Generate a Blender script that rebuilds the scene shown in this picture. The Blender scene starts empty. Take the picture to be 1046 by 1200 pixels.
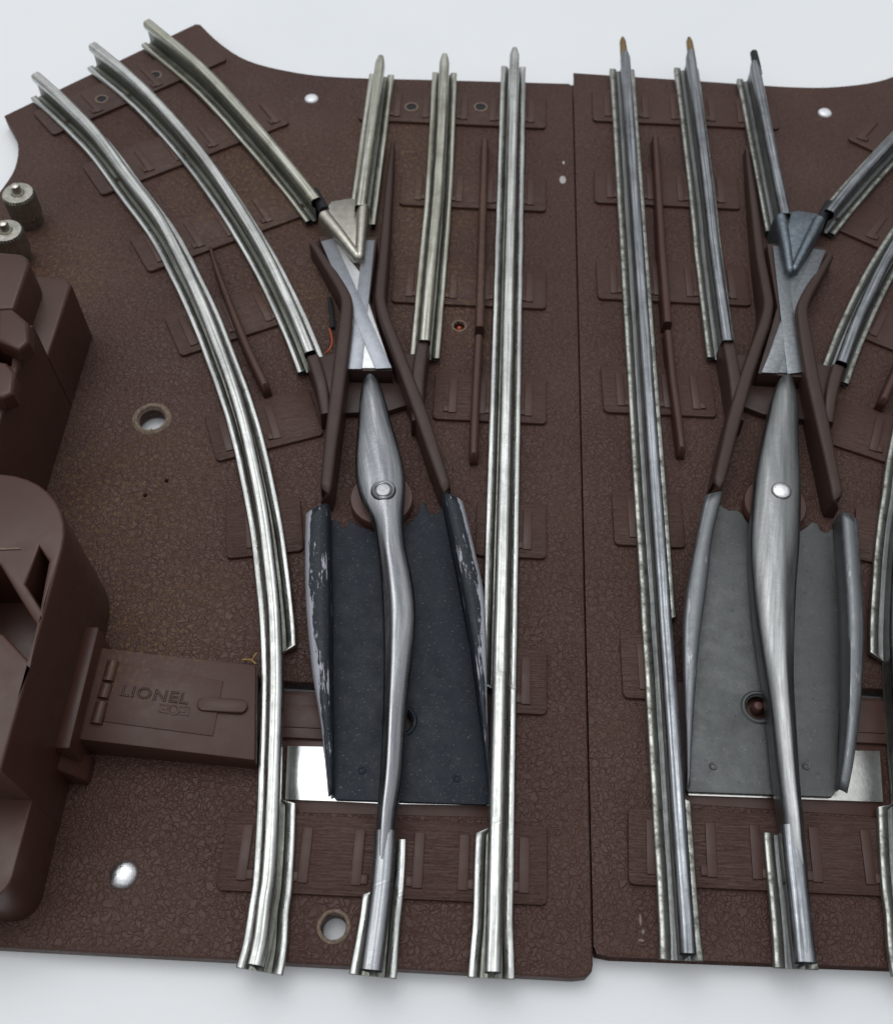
import bpy, bmesh, math, random
from mathutils import Vector, noise
random.seed(7)
SC = bpy.context.scene
# ------------------------------------------------------------------ camera (scene unit: 1 mm)
SC.unit_settings.scale_length = 0.001
CX, CY, F = 545.0, 600.0, 1250.0          # principal point and focal length in photo pixels (1046 x 1200)
TH = math.atan(1991 / F)                   # pitch below the horizon
RO = math.atan(92 / 1991.0)                # roll
H = 180.0                                  # camera height above the table
cam_d = bpy.data.cameras.new('camera'); cam = bpy.data.objects.new('camera', cam_d)
SC.collection.objects.link(cam); SC.camera = cam
cam.location = (0, 0, H)
cam.rotation_mode = 'XYZ'
from mathutils import Matrix
cam.rotation_euler = (Matrix.Rotation(math.pi / 2 - TH, 4, 'X') @ Matrix.Rotation(RO, 4, 'Z')).to_euler()
cam_d.sensor_fit = 'VERTICAL'; cam_d.sensor_height = 240.0     # large format back: keeps the aperture meaningful at this scene scale
cam_d.lens = 240.0 * F / 1200.0
cam_d.shift_x = -(CX - 523) / 1200.0
cam_d.clip_start = 1; cam_d.clip_end = 20000
cam_d.dof.use_dof = True; cam_d.dof.focus_distance = 185; cam_d.dof.aperture_fstop = 0.26
# ------------------------------------------------------------------ world and window light
W = bpy.data.worlds.new('World'); SC.world = W; W.use_nodes = True
wn = W.node_tree.nodes; wl = W.node_tree.links; wn.clear()
out = wn.new('ShaderNodeOutputWorld'); bg = wn.new('ShaderNodeBackground')
tc = wn.new('ShaderNodeTexCoord'); sp = wn.new('ShaderNodeSeparateXYZ')
wl.new(tc.outputs['Generated'], sp.inputs[0])
mz = wn.new('ShaderNodeMath'); mz.operation = 'MULTIPLY_ADD'      # z + 0.15 y - 0.12 x: bright overhead, dim low down and towards the front
wl.new(sp.outputs['Y'], mz.inputs[0]); mz.inputs[1].default_value = 0.16
m2 = wn.new('ShaderNodeMath'); m2.operation = 'MULTIPLY_ADD'
wl.new(sp.outputs['X'], m2.inputs[0]); m2.inputs[1].default_value = -0.12
wl.new(sp.outputs['Z'], m2.inputs[2]); wl.new(m2.outputs[0], mz.inputs[2])
rp = wn.new('ShaderNodeValToRGB'); wl.new(mz.outputs[0], rp.inputs[0])
ST = [(0.0, .04), (0.25, .13), (0.5, .42), (0.78, .72), (0.92, 1.05), (1.0, 1.45)]
rp.color_ramp.elements[0].position = 0.0; rp.color_ramp.elements[0].color = (.048, .05, .052, 1)
rp.color_ramp.elements[1].position = 1.0; rp.color_ramp.elements[1].color = (1.43, 1.45, 1.47, 1)
for p_, v_ in ST[1:-1]:
    e = rp.color_ramp.elements.new(p_); e.color = (v_ * .985, v_, v_ * 1.015, 1)
wl.new(rp.outputs[0], bg.inputs[0]); bg.inputs[1].default_value = 1.16
wl.new(bg.outputs[0], out.inputs[0])

def area(name, loc, target, sx, sy, power, col):
    d = bpy.data.lights.new(name, 'AREA'); d.shape = 'RECTANGLE'; d.size = sx; d.size_y = sy
    d.energy = power; d.color = col
    o = bpy.data.objects.new(name, d); SC.collection.objects.link(o); o.location = loc
    o.rotation_euler = (Vector(target) - Vector(loc)).to_track_quat('-Z', 'Y').to_euler()
    return o
area('window_light', (-160, 380, 820), (0, 120, 0), 520, 420, 1.25e6, (1.0, 0.99, 0.97))
SC.view_settings.view_transform = 'Standard'; SC.view_settings.look = 'None'
SC.view_settings.exposure = 0.0; SC.view_settings.gamma = 1.0
SC.view_settings.use_curve_mapping = False
SC.render.resolution_x = 892; SC.render.resolution_y = 1024

# ------------------------------------------------------------------ measuring from the photograph
def P(px, py, z):
    """photo pixel seen at height z -> place on that level (mm)"""
    u = px - CX; v = py - CY
    c, s = math.cos(RO), math.sin(RO)
    a = u * c + v * s; b = -u * s + v * c
    dy = F * math.cos(TH) - b * math.sin(TH); dz = -(F * math.sin(TH) + b * math.cos(TH))
    t = (z - H) / dz
    return (a * t, dy * t)
def PL(lst, z): return [P(x, y, z) for x, y in lst]

ZB = 4.0      # top of the moulded base
# ------------------------------------------------------------------ materials
class NT:
    def __init__(s, name):
        s.m = bpy.data.materials.new(name); s.m.use_nodes = True
        s.n = s.m.node_tree.nodes; s.l = s.m.node_tree.links
        s.b = s.n['Principled BSDF']
    def new(s, t, **kw):
        n = s.n.new(t)
        for k, v in kw.items(): setattr(n, k, v)
        return n
    def link(s, a, b): s.l.new(a, b)
    def coord(s, kind='Object', scale=(1, 1, 1), rot=(0, 0, 0)):
        t = s.new('ShaderNodeTexCoord'); m = s.new('ShaderNodeMapping')
        m.inputs['Scale'].default_value = scale; m.inputs['Rotation'].default_value = rot
        s.link(t.outputs[kind], m.inputs[0]); return m.outputs[0]
    def noise(s, vec, scale, detail=4, rough=0.55, dist=0):
        n = s.new('ShaderNodeTexNoise'); s.link(vec, n.inputs['Vector'])
        n.inputs['Scale'].default_value = scale; n.inputs['Detail'].default_value = detail
        n.inputs['Roughness'].default_value = rough; n.inputs['Distortion'].default_value = dist
        return n.outputs['Fac']
    def ramp(s, fac, stops):
        r = s.new('ShaderNodeValToRGB'); s.link(fac, r.inputs[0]); e = r.color_ramp.elements
        def c(v): return (v, v, v, 1) if not isinstance(v, tuple) else (*v, 1)
        e[0].position, e[0].color = stops[0][0], c(stops[0][1])
        e[1].position, e[1].color = stops[-1][0], c(stops[-1][1])
        for p, v in stops[1:-1]:
            q = e.new(p); q.color = c(v)
        return r.outputs[0]
    def mix(s, fac, a, b, mode='MIX'):
        n = s.new('ShaderNodeMix', data_type='RGBA', blend_type=mode)
        for i, v in ((0, fac), (6, a), (7, b)):
            if hasattr(v, 'links'): s.link(v, n.inputs[i])
            elif i == 0: n.inputs[0].default_value = v
            else: n.inputs[i].default_value = (*v, 1)
        return n.outputs[2]
    def math(s, op, a, b=None):
        n = s.new('ShaderNodeMath', operation=op)
        for i, v in ((0, a), (1, b)):
            if v is None: continue
            if hasattr(v, 'links'): s.link(v, n.inputs[i])
            else: n.inputs[i].default_value = v
        return n.outputs[0]
    def bump(s, height, dist, strength=1.0, prev=None):
        n = s.new('ShaderNodeBump'); s.link(height, n.inputs['Height'])
        n.inputs['Distance'].default_value = dist; n.inputs['Strength'].default_value = strength
        if prev is not None: s.link(prev, n.inputs['Normal'])
        return n.outputs[0]
    def set(s, color=None, rough=None, metal=None, normal=None, spec=None):
        for k, v in (('Base Color', color), ('Roughness', rough), ('Metallic', metal), ('Normal', normal), ('Specular IOR Level', spec)):
            if v is None: continue
            if hasattr(v, 'links'): s.link(v, s.b.inputs[k])
            elif isinstance(v, tuple): s.b.inputs[k].default_value = (*v, 1)
            else: s.b.inputs[k].default_value = v
        return s.m

BR = (0.054, 0.0232, 0.0178)
def dust(t, co, col, amount=1.0):
    """fine pale specks and a patchy film of dust on the plastic"""
    a = t.ramp(t.noise(co, 2.6, 3, .8), [(0.66, 0.0), (0.74, 1.0)])
    patch = t.ramp(t.noise(co, .022, 3, .6), [(0.40, 0.12), (0.62, 1.0)])
    f = t.math('MULTIPLY', t.math('MULTIPLY', a, patch), 0.55 * amount)
    col = t.mix(f, col, (0.14, 0.10, 0.065))
    film = t.math('MULTIPLY', t.ramp(t.noise(co, .05, 5, .7), [(0.42, 0), (0.75, 1)]), 0.26 * amount)
    col = t.mix(film, col, (0.115, 0.072, 0.052))
    big = t.ramp(t.noise(co, .016, 5, .65), [(0.40, 0), (0.66, 1)])
    col = t.mix(t.math('MULTIPLY', big, .20 * amount), col, tuple(c * .6 for c in BR))
    w = t.ramp(t.noise(co, 5.2, 2, .8), [(0.755, 0.0), (0.78, 1.0)])
    return t.mix(t.math('MULTIPLY', w, 0.5 * amount), col, (0.5, 0.46, 0.4))
def ochre(t, co, col):
    """ochre dirt caught between the left curved rails and beside the machine housing"""
    x = t.new('ShaderNodeSeparateXYZ'); t.link(co, x.inputs[0])
    tot = None
    for cx, cy, r in [(-11, 192, 22), (-8, 166, 22), (-57, 82, 22), (-96, 165, 26), (-55, 200, 34), (-38, 165, 20), (-72, 110, 28), (-20, 215, 22)]:
        d = t.new('ShaderNodeVectorMath', operation='DISTANCE'); t.link(co, d.inputs[0]); d.inputs[1].default_value = (cx, cy, 4)
        q = t.ramp(t.math('DIVIDE', d.outputs['Value'], r), [(0.0, 1.0), (1.0, 0.0)])
        tot = q if tot is None else t.math('MAXIMUM', tot, q)
    sp_ = t.ramp(t.noise(co, 1.0, 5, .8), [(0.52, 0), (0.60, 1)])
    col = t.mix(t.math('MULTIPLY', t.math('MULTIPLY', sp_, tot), .8), col, (0.17, 0.09, 0.028))
    hz = t.ramp(t.noise(co, .12, 4, .7), [(0.35, 0), (0.65, 1)])
    return t.mix(t.math('MULTIPLY', t.math('MULTIPLY', hz, tot), .16), col, (0.11, 0.072, 0.04))
def mat_grain(name, moss=True):
    t = NT(name); co = t.coord('Object')
    nz = t.new('ShaderNodeTexNoise'); t.link(co, nz.inputs['Vector']); nz.inputs['Scale'].default_value = .8; nz.inputs['Detail'].default_value = 2
    ad = t.new('ShaderNodeVectorMath', operation='MULTIPLY_ADD'); t.link(nz.outputs['Color'], ad.inputs[0]); ad.inputs[1].default_value = (1.9, 1.9, 1.9); t.link(co, ad.inputs[2])
    vo = t.new('ShaderNodeTexVoronoi', feature='DISTANCE_TO_EDGE'); t.link(ad.outputs[0], vo.inputs['Vector']); vo.inputs['Scale'].default_value = .78
    cells = t.ramp(vo.outputs['Distance'], [(0.0, 0.0), (0.05, 0.35), (0.13, 0.9), (0.3, 1.0)])
    wv = t.noise(co, .78, 1, .35, .5)
    rdg = t.ramp(t.math('ABSOLUTE', t.math('SUBTRACT', wv, .5)), [(0.0, 0.0), (0.015, 0.35), (0.04, .9), (0.08, 1.0)])
    cells = t.math('MINIMUM', cells, rdg)
    hh = t.math('ADD', cells, t.math('MULTIPLY', t.noise(co, .9, 3, .6), .4))
    n1 = t.bump(hh, 0.09)
    n2 = t.bump(t.noise(co, 5, 3, .7), 0.03, 1, n1)
    col = t.mix(t.ramp(t.noise(co, .03, 4, .6), [(0.35, 0), (0.7, 1)]), BR, tuple(c * 1.22 for c in BR))
    col = dust(t, co, col, 1.15)
    if moss: col = ochre(t, co, col)
    return t.set(col, t.ramp(t.noise(co, .2, 3, .6), [(0.3, .42), (0.7, .60)]), 0.0, n2, .34)
def mat_plastic(name, base=BR, rough=.42, bumpd=.03, dusty=.8, wood=False):
    t = NT(name); co = t.coord('Object')
    nrm = t.bump(t.noise(co, 3.0, 4, .7), bumpd)
    if wood:
        uv = t.coord('UV', (.26, 2.5, 1))
        g = t.noise(uv, 1.0, 4, .65, 1.2)
        g = t.ramp(g, [(0.35, 0.0), (0.44, 1.0), (0.52, .45), (0.6, 1.0), (0.7, .3)])
        nrm = t.bump(g, 0.04, 1, nrm)
    col = t.mix(t.ramp(t.noise(co, .08, 4, .6), [(0.35, 0), (0.7, 1)]), base, tuple(c * 1.15 for c in base))
    col = dust(t, co, col, dusty)
    if dusty > .7: col = ochre(t, co, col)
    return t.set(col, t.ramp(t.noise(co, .3, 3, .6), [(0.3, rough - .06), (0.7, rough + .08)]), 0.0, nrm, .36)
def mat_tin(name, base, dark, rough=.3, stain=.4, pit=.5):
    """tinplate with drawing streaks along the length (UV u = mm along, v = mm across)"""
    t = NT(name); co = t.coord('Object'); uv = t.coord('UV', (.035, 2.2, 1)); uv2 = t.coord('UV', (.3, 6, 1))
    st = t.noise(uv, 1.0, 4, .6); fine = t.noise(uv2, 1.0, 3, .6)
    col = t.mix(t.ramp(st, [(0.36, 0), (0.62, 1)]), dark, base)
    col = t.mix(t.math('MULTIPLY', t.ramp(fine, [(0.45, 0), (0.72, 1)]), .35), col, dark)
    bl = t.ramp(t.noise(co, .12, 5, .7), [(0.48, 0.0), (0.7, 1.0)])
    col = t.mix(t.math('MULTIPLY', bl, stain), col, tuple(c * .5 for c in dark))
    sp_ = t.ramp(t.noise(co, 2.2, 3, .8), [(0.62, 0.0), (0.72, 1.0)])
    col = t.mix(t.math('MULTIPLY', sp_, pit), col, tuple(c * .25 for c in dark))
    ro = t.ramp(t.noise(co, .5, 5, .7), [(0.3, rough - .08), (0.75, rough + .2)])
    n1 = t.bump(st, 0.05); n2 = t.bump(t.noise(co, 1.2, 3, .7), .03, 1, n1)
    return t.set(col, ro, 1.0, n2)
def mat_flangecorr(name):   # blistered zinc on the tarnished flanges
    t = NT(name); co = t.coord('Object')
    a = t.noise(co, .42, 7, .7)
    col = t.mix(t.ramp(a, [(0.34, 0), (0.58, 1)]), (0.12, 0.12, 0.10), (0.42, 0.43, 0.40))
    return t.set(col, t.ramp(a, [(0.4, .55), (0.6, .34)]), .95, t.bump(a, .05))
def mat_blued(name, base, worn, wear, spots=.5, rough=.36, metal=.4):
    t = NT(name); co = t.coord('Object')
    c = t.mix(t.ramp(t.noise(co, .06, 4, .65), [(0.3, 0), (0.7, 1)]), base, tuple(x * 1.22 for x in base))
    c = t.mix(t.math('MULTIPLY', t.ramp(t.noise(co, .9, 4, .8), [(0.6, 0), (0.72, 1)]), spots), c, tuple(x * .35 for x in base))
    dd = t.ramp(t.noise(co, 3.0, 2, .8), [(0.665, 0), (0.70, 1)])
    c = t.mix(t.math('MULTIPLY', dd, .55), c, (0.30, .28, .22))
    if wear:
        uv = t.coord('UV', (.11, .75, 1))
        sx = t.new('ShaderNodeSeparateXYZ'); t.link(t.coord('UV'), sx.inputs[0])
        edge = t.ramp(t.math('DIVIDE', sx.outputs['Y'], 7.2), [(0.5, 0), (0.66, .07), (0.74, .02), (0.86, .06), (0.95, .32)])
        w = t.ramp(t.math('ADD', t.noise(uv, 1.0, 5, .7), edge), [(0.60 + .06 * (1 - wear), 0), (0.62 + .06 * (1 - wear), 1)])
        c = t.mix(w, c, worn)
    return t.set(c, t.ramp(t.noise(co, .4, 4, .7), [(0.3, rough), (0.75, rough + .2)]), metal, t.bump(t.noise(co, 1.5, 3, .7), .03), .25 if metal < .2 else .5)
def mat_simple(name, col, rough, metal=0.0, n=1.0, var=.25, bd=.03):
    t = NT(name); co = t.coord('Object')
    c = t.mix(t.ramp(t.noise(co, n, 4, .7), [(0.3, 0), (0.7, 1)]), tuple(x * (1 - var) for x in col), tuple(min(1, x * (1 + var)) for x in col))
    return t.set(c, rough, metal, t.bump(t.noise(co, n * 2, 3, .7), bd))

M = {}
M['grain'] = mat_grain('leather grained brown plastic'); M['grain_r'] = mat_grain('leather grained brown plastic clean', False)
M['plastic'] = mat_plastic('smooth brown plastic')
M['wood'] = mat_plastic('wood grained brown plastic', BR, .45, .02, 1.0, True)
M['bar'] = mat_plastic('rubbed brown plastic', (0.036, 0.019, 0.0155), .44, .02, .3)
M['housing'] = mat_plastic('housing brown plastic', (0.054, 0.0215, 0.0155), .33, .012, .45)
M['pivotdisc'] = mat_plastic('reddish brown plastic', (0.075, 0.034, 0.028), .4, .01, .15)
M['tin'] = mat_tin('bright tinplate', (0.72, 0.735, 0.72), (0.33, 0.34, 0.33), .30, .45, .35)
M['tin_dull'] = mat_tin('dulled tinplate', (0.62, 0.63, 0.58), (0.27, 0.26, 0.20), .36, .45, .5)
M['tin_dark'] = mat_tin('tarnished tinplate', (0.40, 0.42, 0.45), (0.13, 0.14, 0.155), .32, .5, .45)
M['trough'] = mat_tin('soiled and shaded tinplate web', (0.30, 0.31, 0.28), (0.14, 0.14, 0.12), .42, .5, .5)  # dirt plus the shade beneath the rail head, painted as darker metal
M['trough_dark'] = mat_tin('dark soiled and shaded tinplate web', (0.34, 0.35, 0.35), (0.16, 0.165, 0.165), .46, .4, .4)  # same painted shade and dirt, for the tarnished rails
M['corr'] = mat_flangecorr('blistered zinc')
def mat_steel(name, base, dark, rough):
    t = NT(name); co = t.coord('UV', (.06, .8, 1)); uv = t.coord('UV', (.03, 1.6, 1)); c0 = t.coord('Object')
    col = t.mix(t.ramp(t.noise(co, 1, 4, .6), [(0.36, 0), (0.64, 1)]), dark, base)
    col = t.mix(t.math('MULTIPLY', t.ramp(t.noise(uv, 1, 3, .6), [(0.42, 0), (0.7, 1)]), .35), col, dark)
    col = t.mix(t.math('MULTIPLY', t.ramp(t.noise(c0, 2.4, 3, .8), [(0.64, 0.0), (0.72, 1.0)]), .45), col, tuple(c * .3 for c in dark))
    return t.set(col, t.ramp(t.noise(co, 1.5, 5, .7), [(0.3, rough - .08), (0.7, rough + .16)]), 1.0, t.bump(t.noise(c0, .5, 5, .7), .05))
M['blade'] = mat_steel('polished steel', (0.36, 0.37, 0.385), (0.19, 0.20, 0.22), .25)
M['blade_r'] = mat_steel('scuffed steel', (0.30, 0.31, 0.315), (0.19, 0.198, 0.2), .33)
M['nut'] = mat_simple('dull nickel', (0.36, 0.355, 0.32), .42, 1.0, .9, .3, .03)
M['blued'] = mat_blued('blue black painted steel', (0.0085, 0.013, 0.021), (0.4, 0.4, 0.5), 0, .2, .44, 0)
M['blued_worn'] = mat_blued('worn blue black steel', (0.014, 0.019, 0.026), (0.33, 0.335, 0.38), .8, .3, .36, .1)
M['grey'] = mat_blued('grey oxidised steel', (0.085, 0.090, 0.091), (0.3, 0.3, 0.3), 0, .8, .40, .75)
M['grey_worn'] = mat_blued('grey burnished steel', (0.15, 0.16, 0.17), (0.3, 0.31, 0.33), .3, .3, .34, .85)
M['frogplate'] = mat_simple('dull zinc sheet', (0.50, 0.51, 0.52), .42, .9, .6, .12)
M['frogplate_r'] = mat_simple('dark zinc sheet', (0.17, 0.19, 0.20), .42, .9, 1.2, .3)
M['frogplate_strip'] = mat_simple('rubbed zinc sheet', (0.25, 0.265, 0.295), .40, .9, .6, .12)
M['frogplate_r_strip'] = mat_simple('rubbed dark zinc sheet', (0.20, 0.215, 0.23), .40, .9, 1.2, .25)
M['cast'] = mat_simple('nickel casting', (0.46, 0.44, 0.39), .33, .95, .8, .2)
M['cast_r'] = mat_simple('blue grey casting', (0.16, 0.19, 0.22), .34, .85, .9, .35)
M['slide'] = mat_simple('bright sheet steel', (0.93, 0.94, 0.94), .14, 1.0, .5, .04, .01)
M['slide_r'] = mat_simple('dull sheet steel', (0.66, 0.66, 0.63), .3, 1.0, .9, .15, .02)
M['rivet'] = mat_simple('aluminium', (0.80, 0.81, 0.83), .3, 1.0, .9, .12, .06)
M['white'] = mat_simple('white painted rivet', (0.78, 0.80, 0.83), .35, 0.3, .8, .05)
M['paint'] = mat_simple('white paint spot', (0.36, 0.35, 0.345), .5, 0, 1.5, .15)
M['scuff'] = mat_simple('pale scuff', (0.16, 0.13, 0.125), .6, 0, 2.5, .3)
M['brass'] = mat_simple('tarnished brass', (0.26, 0.17, 0.08), .45, .8, 1.2, .4)
M['black'] = mat_simple('black fibre and hole shade', (0.02, 0.021, 0.024), .5, 0, 2, .4)  # also paints the dark inside of the screw holes
M['black'].node_tree.nodes['Principled BSDF'].inputs['Specular IOR Level'].default_value = .15
M['burr'] = mat_simple('rough plastic burr', (0.19, 0.14, 0.105), .75, 0, 1.6, .45, .25)
M['orange'] = mat_simple('red orange insulation', (0.45, 0.075, 0.03), .45, 0, 1, .1)
M['straw'] = mat_simple('dry straw', (0.42, 0.25, 0.08), .7, 0, 2, .2)
M['crumb'] = mat_simple('ochre dirt', (0.22, 0.13, 0.05), .85, 0, 2, .4)

# ------------------------------------------------------------------ mesh builders
ROOT = None; ORG = Vector((0, 0, 0))
def finish(name, me, mat, parent=None, smooth=True, ang=38):
    me.materials.append(M[mat] if isinstance(mat, str) else mat)
    if smooth:
        for p in me.polygons: p.use_smooth = True
        me.set_sharp_from_angle(angle=math.radians(ang))
    o = bpy.data.objects.new(name, me); SC.collection.objects.link(o)
    parent = ROOT if parent is None else parent
    if parent is not False:
        o.parent = parent
        if parent is ROOT: o.location = -ORG      # mesh coordinates stay in mm on the table
    return o
def bm_obj(name, bm, mat, parent=None, smooth=True, ang=38):
    bmesh.ops.recalc_face_normals(bm, faces=bm.faces)
    me = bpy.data.meshes.new(name); bm.to_mesh(me); bm.free()
    return finish(name, me, mat, parent, smooth, ang)
def plate(name, outline, z0, z1, mat, holes=(), bev=.25, parent=None, ztop=None, seg=2):
    """flat moulded shape with rounded edges and real holes"""
    cu = bpy.data.curves.new(name, 'CURVE'); cu.dimensions = '2D'; cu.fill_mode = 'BOTH'
    b = min(bev, (z1 - z0) / 2.02)
    cu.bevel_depth = b; cu.bevel_resolution = seg; cu.offset = -b; cu.extrude = max(0, (z1 - z0) / 2 - b)
    for ring in [outline] + list(holes):
        s = cu.splines.new('POLY'); s.points.add(len(ring) - 1)
        for p, q in zip(s.points, ring): p.co = (q[0], q[1], 0, 1)
        s.use_cyclic_u = True
    tmp = bpy.data.objects.new('tmp', cu); SC.collection.objects.link(tmp)
    dg = bpy.context.evaluated_depsgraph_get(); dg.update()
    me = bpy.data.meshes.new_from_object(tmp.evaluated_get(dg))
    bpy.data.objects.remove(tmp); bpy.data.curves.remove(cu)
    zc = (z0 + z1) / 2
    for v in me.vertices: v.co.z += zc
    bm = bmesh.new(); bm.from_mesh(me); bpy.data.meshes.remove(me)
    bmesh.ops.remove_doubles(bm, verts=bm.verts, dist=.002)
    if ztop:
        for v in bm.verts:
            if v.co.z > zc: v.co.z += ztop(v.co.x, v.co.y)
    return bm_obj(name, bm, mat, parent)
def prism(name, pts, z0, z1, mat, bev=.3, parent=None, uvdir=None, seg=2):
    """z0, z1 numbers or lists per corner; UV measured along uvdir"""
    bm = bmesh.new(); n = len(pts)
    za = z0 if isinstance(z0, (list, tuple)) else [z0] * n; zb = z1 if isinstance(z1, (list, tuple)) else [z1] * n
    lo = [bm.verts.new((p[0], p[1], a)) for p, a in zip(pts, za)]
    hi = [bm.verts.new((p[0], p[1], b)) for p, b in zip(pts, zb)]
    bm.faces.new(lo[::-1]); bm.faces.new(hi)
    for i in range(n): bm.faces.new((lo[i], lo[(i + 1) % n], hi[(i + 1) % n], hi[i]))
    bmesh.ops.recalc_face_normals(bm, faces=bm.faces)
    if bev > 0:
        hs = set(hi)
        ed = [e for e in bm.edges if any(v in hs for v in e.verts)]
        bmesh.ops.bevel(bm, geom=ed, offset=bev, segments=seg, affect='EDGES', profile=.5, clamp_overlap=True)
    if uvdir is not None:
        ul = bm.loops.layers.uv.new('UVMap'); d = Vector(uvdir).normalized(); q = Vector((-d.y, d.x)); r = random.random() * 40
        for f in bm.faces:
            for l in f.loops:
                l[ul].uv = (l.vert.co.x * d.x + l.vert.co.y * d.y + r, l.vert.co.x * q.x + l.vert.co.y * q.y + r * 2)
    return bm_obj(name, bm, mat, parent)
def catmull(pts, step=1.2):
    """pts: tuples of any length; smooth interpolation"""
    out = []
    n = len(pts); dim = len(pts[0])
    for i in range(n - 1):
        p0 = pts[max(i - 1, 0)]; p1 = pts[i]; p2 = pts[i + 1]; p3 = pts[min(i + 2, n - 1)]
        L = math.dist(p1[:2], p2[:2]); k = max(1, int(L / step))
        for j in range(k):
            t = j / k
            out.append(tuple(.5 * ((2 * p1[d]) + (-p0[d] + p2[d]) * t + (2 * p0[d] - 5 * p1[d] + 4 * p2[d] - p3[d]) * t * t + (-p0[d] + 3 * p1[d] - 3 * p2[d] + p3[d]) * t ** 3) for d in range(dim)))
    out.append(tuple(pts[-1])); return out
def frames(path):
    fr = []; s = 0
    for i, p in enumerate(path):
        a = Vector(path[max(i - 1, 0)][:2]); b = Vector(path[min(i + 1, len(path) - 1)][:2])
        t = (b - a).normalized(); n = Vector((t.y, -t.x))
        if i: s += math.dist(path[i - 1][:2], p[:2])
        fr.append((Vector(p[:2]), t, n, s))
    return fr
def loft(name, path, prof, mat, parent=None, closed=True, cap=True, mats=(), mmap=None, ang=50):
    """path: list of (x, y, ...); prof(i, point) -> [(offset to the right, z), ...]"""
    bm = bmesh.new(); ul = bm.loops.layers.uv.new('UVMap'); fr = frames(path); rows = []; uvs = []
    for i, (p, t, n, s) in enumerate(fr):
        pr = prof(i, path[i]); row = []; uv = []; v = 0; last = None
        for (o, z) in pr:
            if last is not None: v += math.dist(last, (o, z))
            last = (o, z)
            row.append(bm.verts.new((p.x + n.x * o, p.y + n.y * o, z))); uv.append((s, v))
        rows.append(row); uvs.append(uv)
    m = len(rows[0])
    for i in range(len(rows) - 1):
        for j in range(m if closed else m - 1):
            k = (j + 1) % m
            try: f = bm.faces.new((rows[i][j], rows[i][k], rows[i + 1][k], rows[i + 1][j]))
            except ValueError: continue
            q = [uvs[i][j], uvs[i][k] if k else (uvs[i][j][0], uvs[i][j][1] + 1), uvs[i + 1][k] if k else (uvs[i + 1][j][0], uvs[i + 1][j][1] + 1), uvs[i + 1][j]]
            for l, c in zip(f.loops, q): l[ul].uv = c
            if mmap: f.material_index = mmap(j)
    if cap and closed:
        bm.faces.new(rows[0]); bm.faces.new(rows[-1][::-1])
    o = bm_obj(name, bm, mat, parent, True, ang)
    for q_ in mats: o.data.materials.append(M[q_])
    return o
def disc(cx, cy, r, n=32, ry=None, a0=0): return [(cx + r * math.cos(2 * math.pi * i / n + a0), cy + (ry or r) * math.sin(2 * math.pi * i / n + a0)) for i in range(n)]
def lathe(name, cx, cy, prof, mat, parent=None, n=32, knurl=0, wob=0, ang=38):
    bm = bmesh.new(); rows = []
    for (r, z) in prof:
        row = []
        for i in range(n):
            a = 2 * math.pi * i / n
            rr = r * (1 + (knurl if (i % 2 and r > 2.4) else 0)) + wob * (noise.noise(Vector((math.cos(a) * 2, math.sin(a) * 2, cx + z * .6))))
            row.append(bm.verts.new((cx + rr * math.cos(a), cy + rr * math.sin(a), z)))
        rows.append(row)
    for i in range(len(rows) - 1):
        for j in range(n): bm.faces.new((rows[i][j], rows[i][(j + 1) % n], rows[i + 1][(j + 1) % n], rows[i + 1][j]))
    if prof[0][0] > .001 and prof[0] != prof[-1] and not (abs(prof[0][0] - prof[-1][0]) < 1e-6 and abs(prof[0][1] - prof[-1][1]) < 1e-6): bm.faces.new(rows[0][::-1])
    if prof[-1][0] > .001 and not (abs(prof[0][0] - prof[-1][0]) < 1e-6 and abs(prof[0][1] - prof[-1][1]) < 1e-6): bm.faces.new(rows[-1])
    bmesh.ops.remove_doubles(bm, verts=bm.verts, dist=.0005)
    return bm_obj(name, bm, mat, parent, True, ang)
def ring(name, cx, cy, z, r, w, h, mat, wob=.3):
    return lathe(name, cx, cy, [(r - w, z - .5), (r - w * .5, z + h * .7), (r, z + h), (r + w * .7, z + h * .5), (r + w, z - .2), (r - w, z - .5)], mat, n=40, wob=wob)

# ------------------------------------------------------------------ the table
t = NT('white tabletop'); co = t.coord('Object')
c = t.mix(t.ramp(t.noise(co, .012, 4, .6), [(0.3, 0), (0.7, 1)]), (0.765, 0.795, 0.825), (0.81, 0.835, 0.86))
sc = t.ramp(t.noise(t.coord('Object', (.5, .12, 1), (0, 0, .3)), .55, 5, .8), [(0.70, 0), (0.76, 1)])
c = t.mix(t.math('MULTIPLY', sc, .35), c, (0.5, 0.5, 0.5))
sk = t.ramp(t.noise(co, 1.4, 3, .8), [(0.74, 0), (0.77, 1)])
c = t.mix(t.math('MULTIPLY', sk, .5), c, (0.33, 0.31, 0.28))
t.set(c, t.ramp(t.noise(co, .05, 3, .6), [(0.3, .42), (0.7, .55)]), 0.0, t.bump(t.noise(co, .8, 4, .7), .05), .4)
bm = bmesh.new(); bmesh.ops.create_grid(bm, x_segments=2, y_segments=2, size=1500)
me = bpy.data.meshes.new('tabletop'); bm.to_mesh(me); bm.free(); me.materials.append(t.m)
tab = bpy.data.objects.new('tabletop', me); SC.collection.objects.link(tab); tab['kind'] = 'structure'

# ------------------------------------------------------------------ a track switch
KX = [(27, 44.2), (55, 45.2), (112, 44.4), (140, 43.2), (178, 43.0), (236, 43.6), (300, 44)]
def kx(y):
    if y <= KX[0][0]: return KX[0][1]
    for (a, va), (b, vb) in zip(KX, KX[1:]):
        if y <= b: return va + (vb - va) * (y - a) / (b - a)
    return KX[-1][1]

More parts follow.
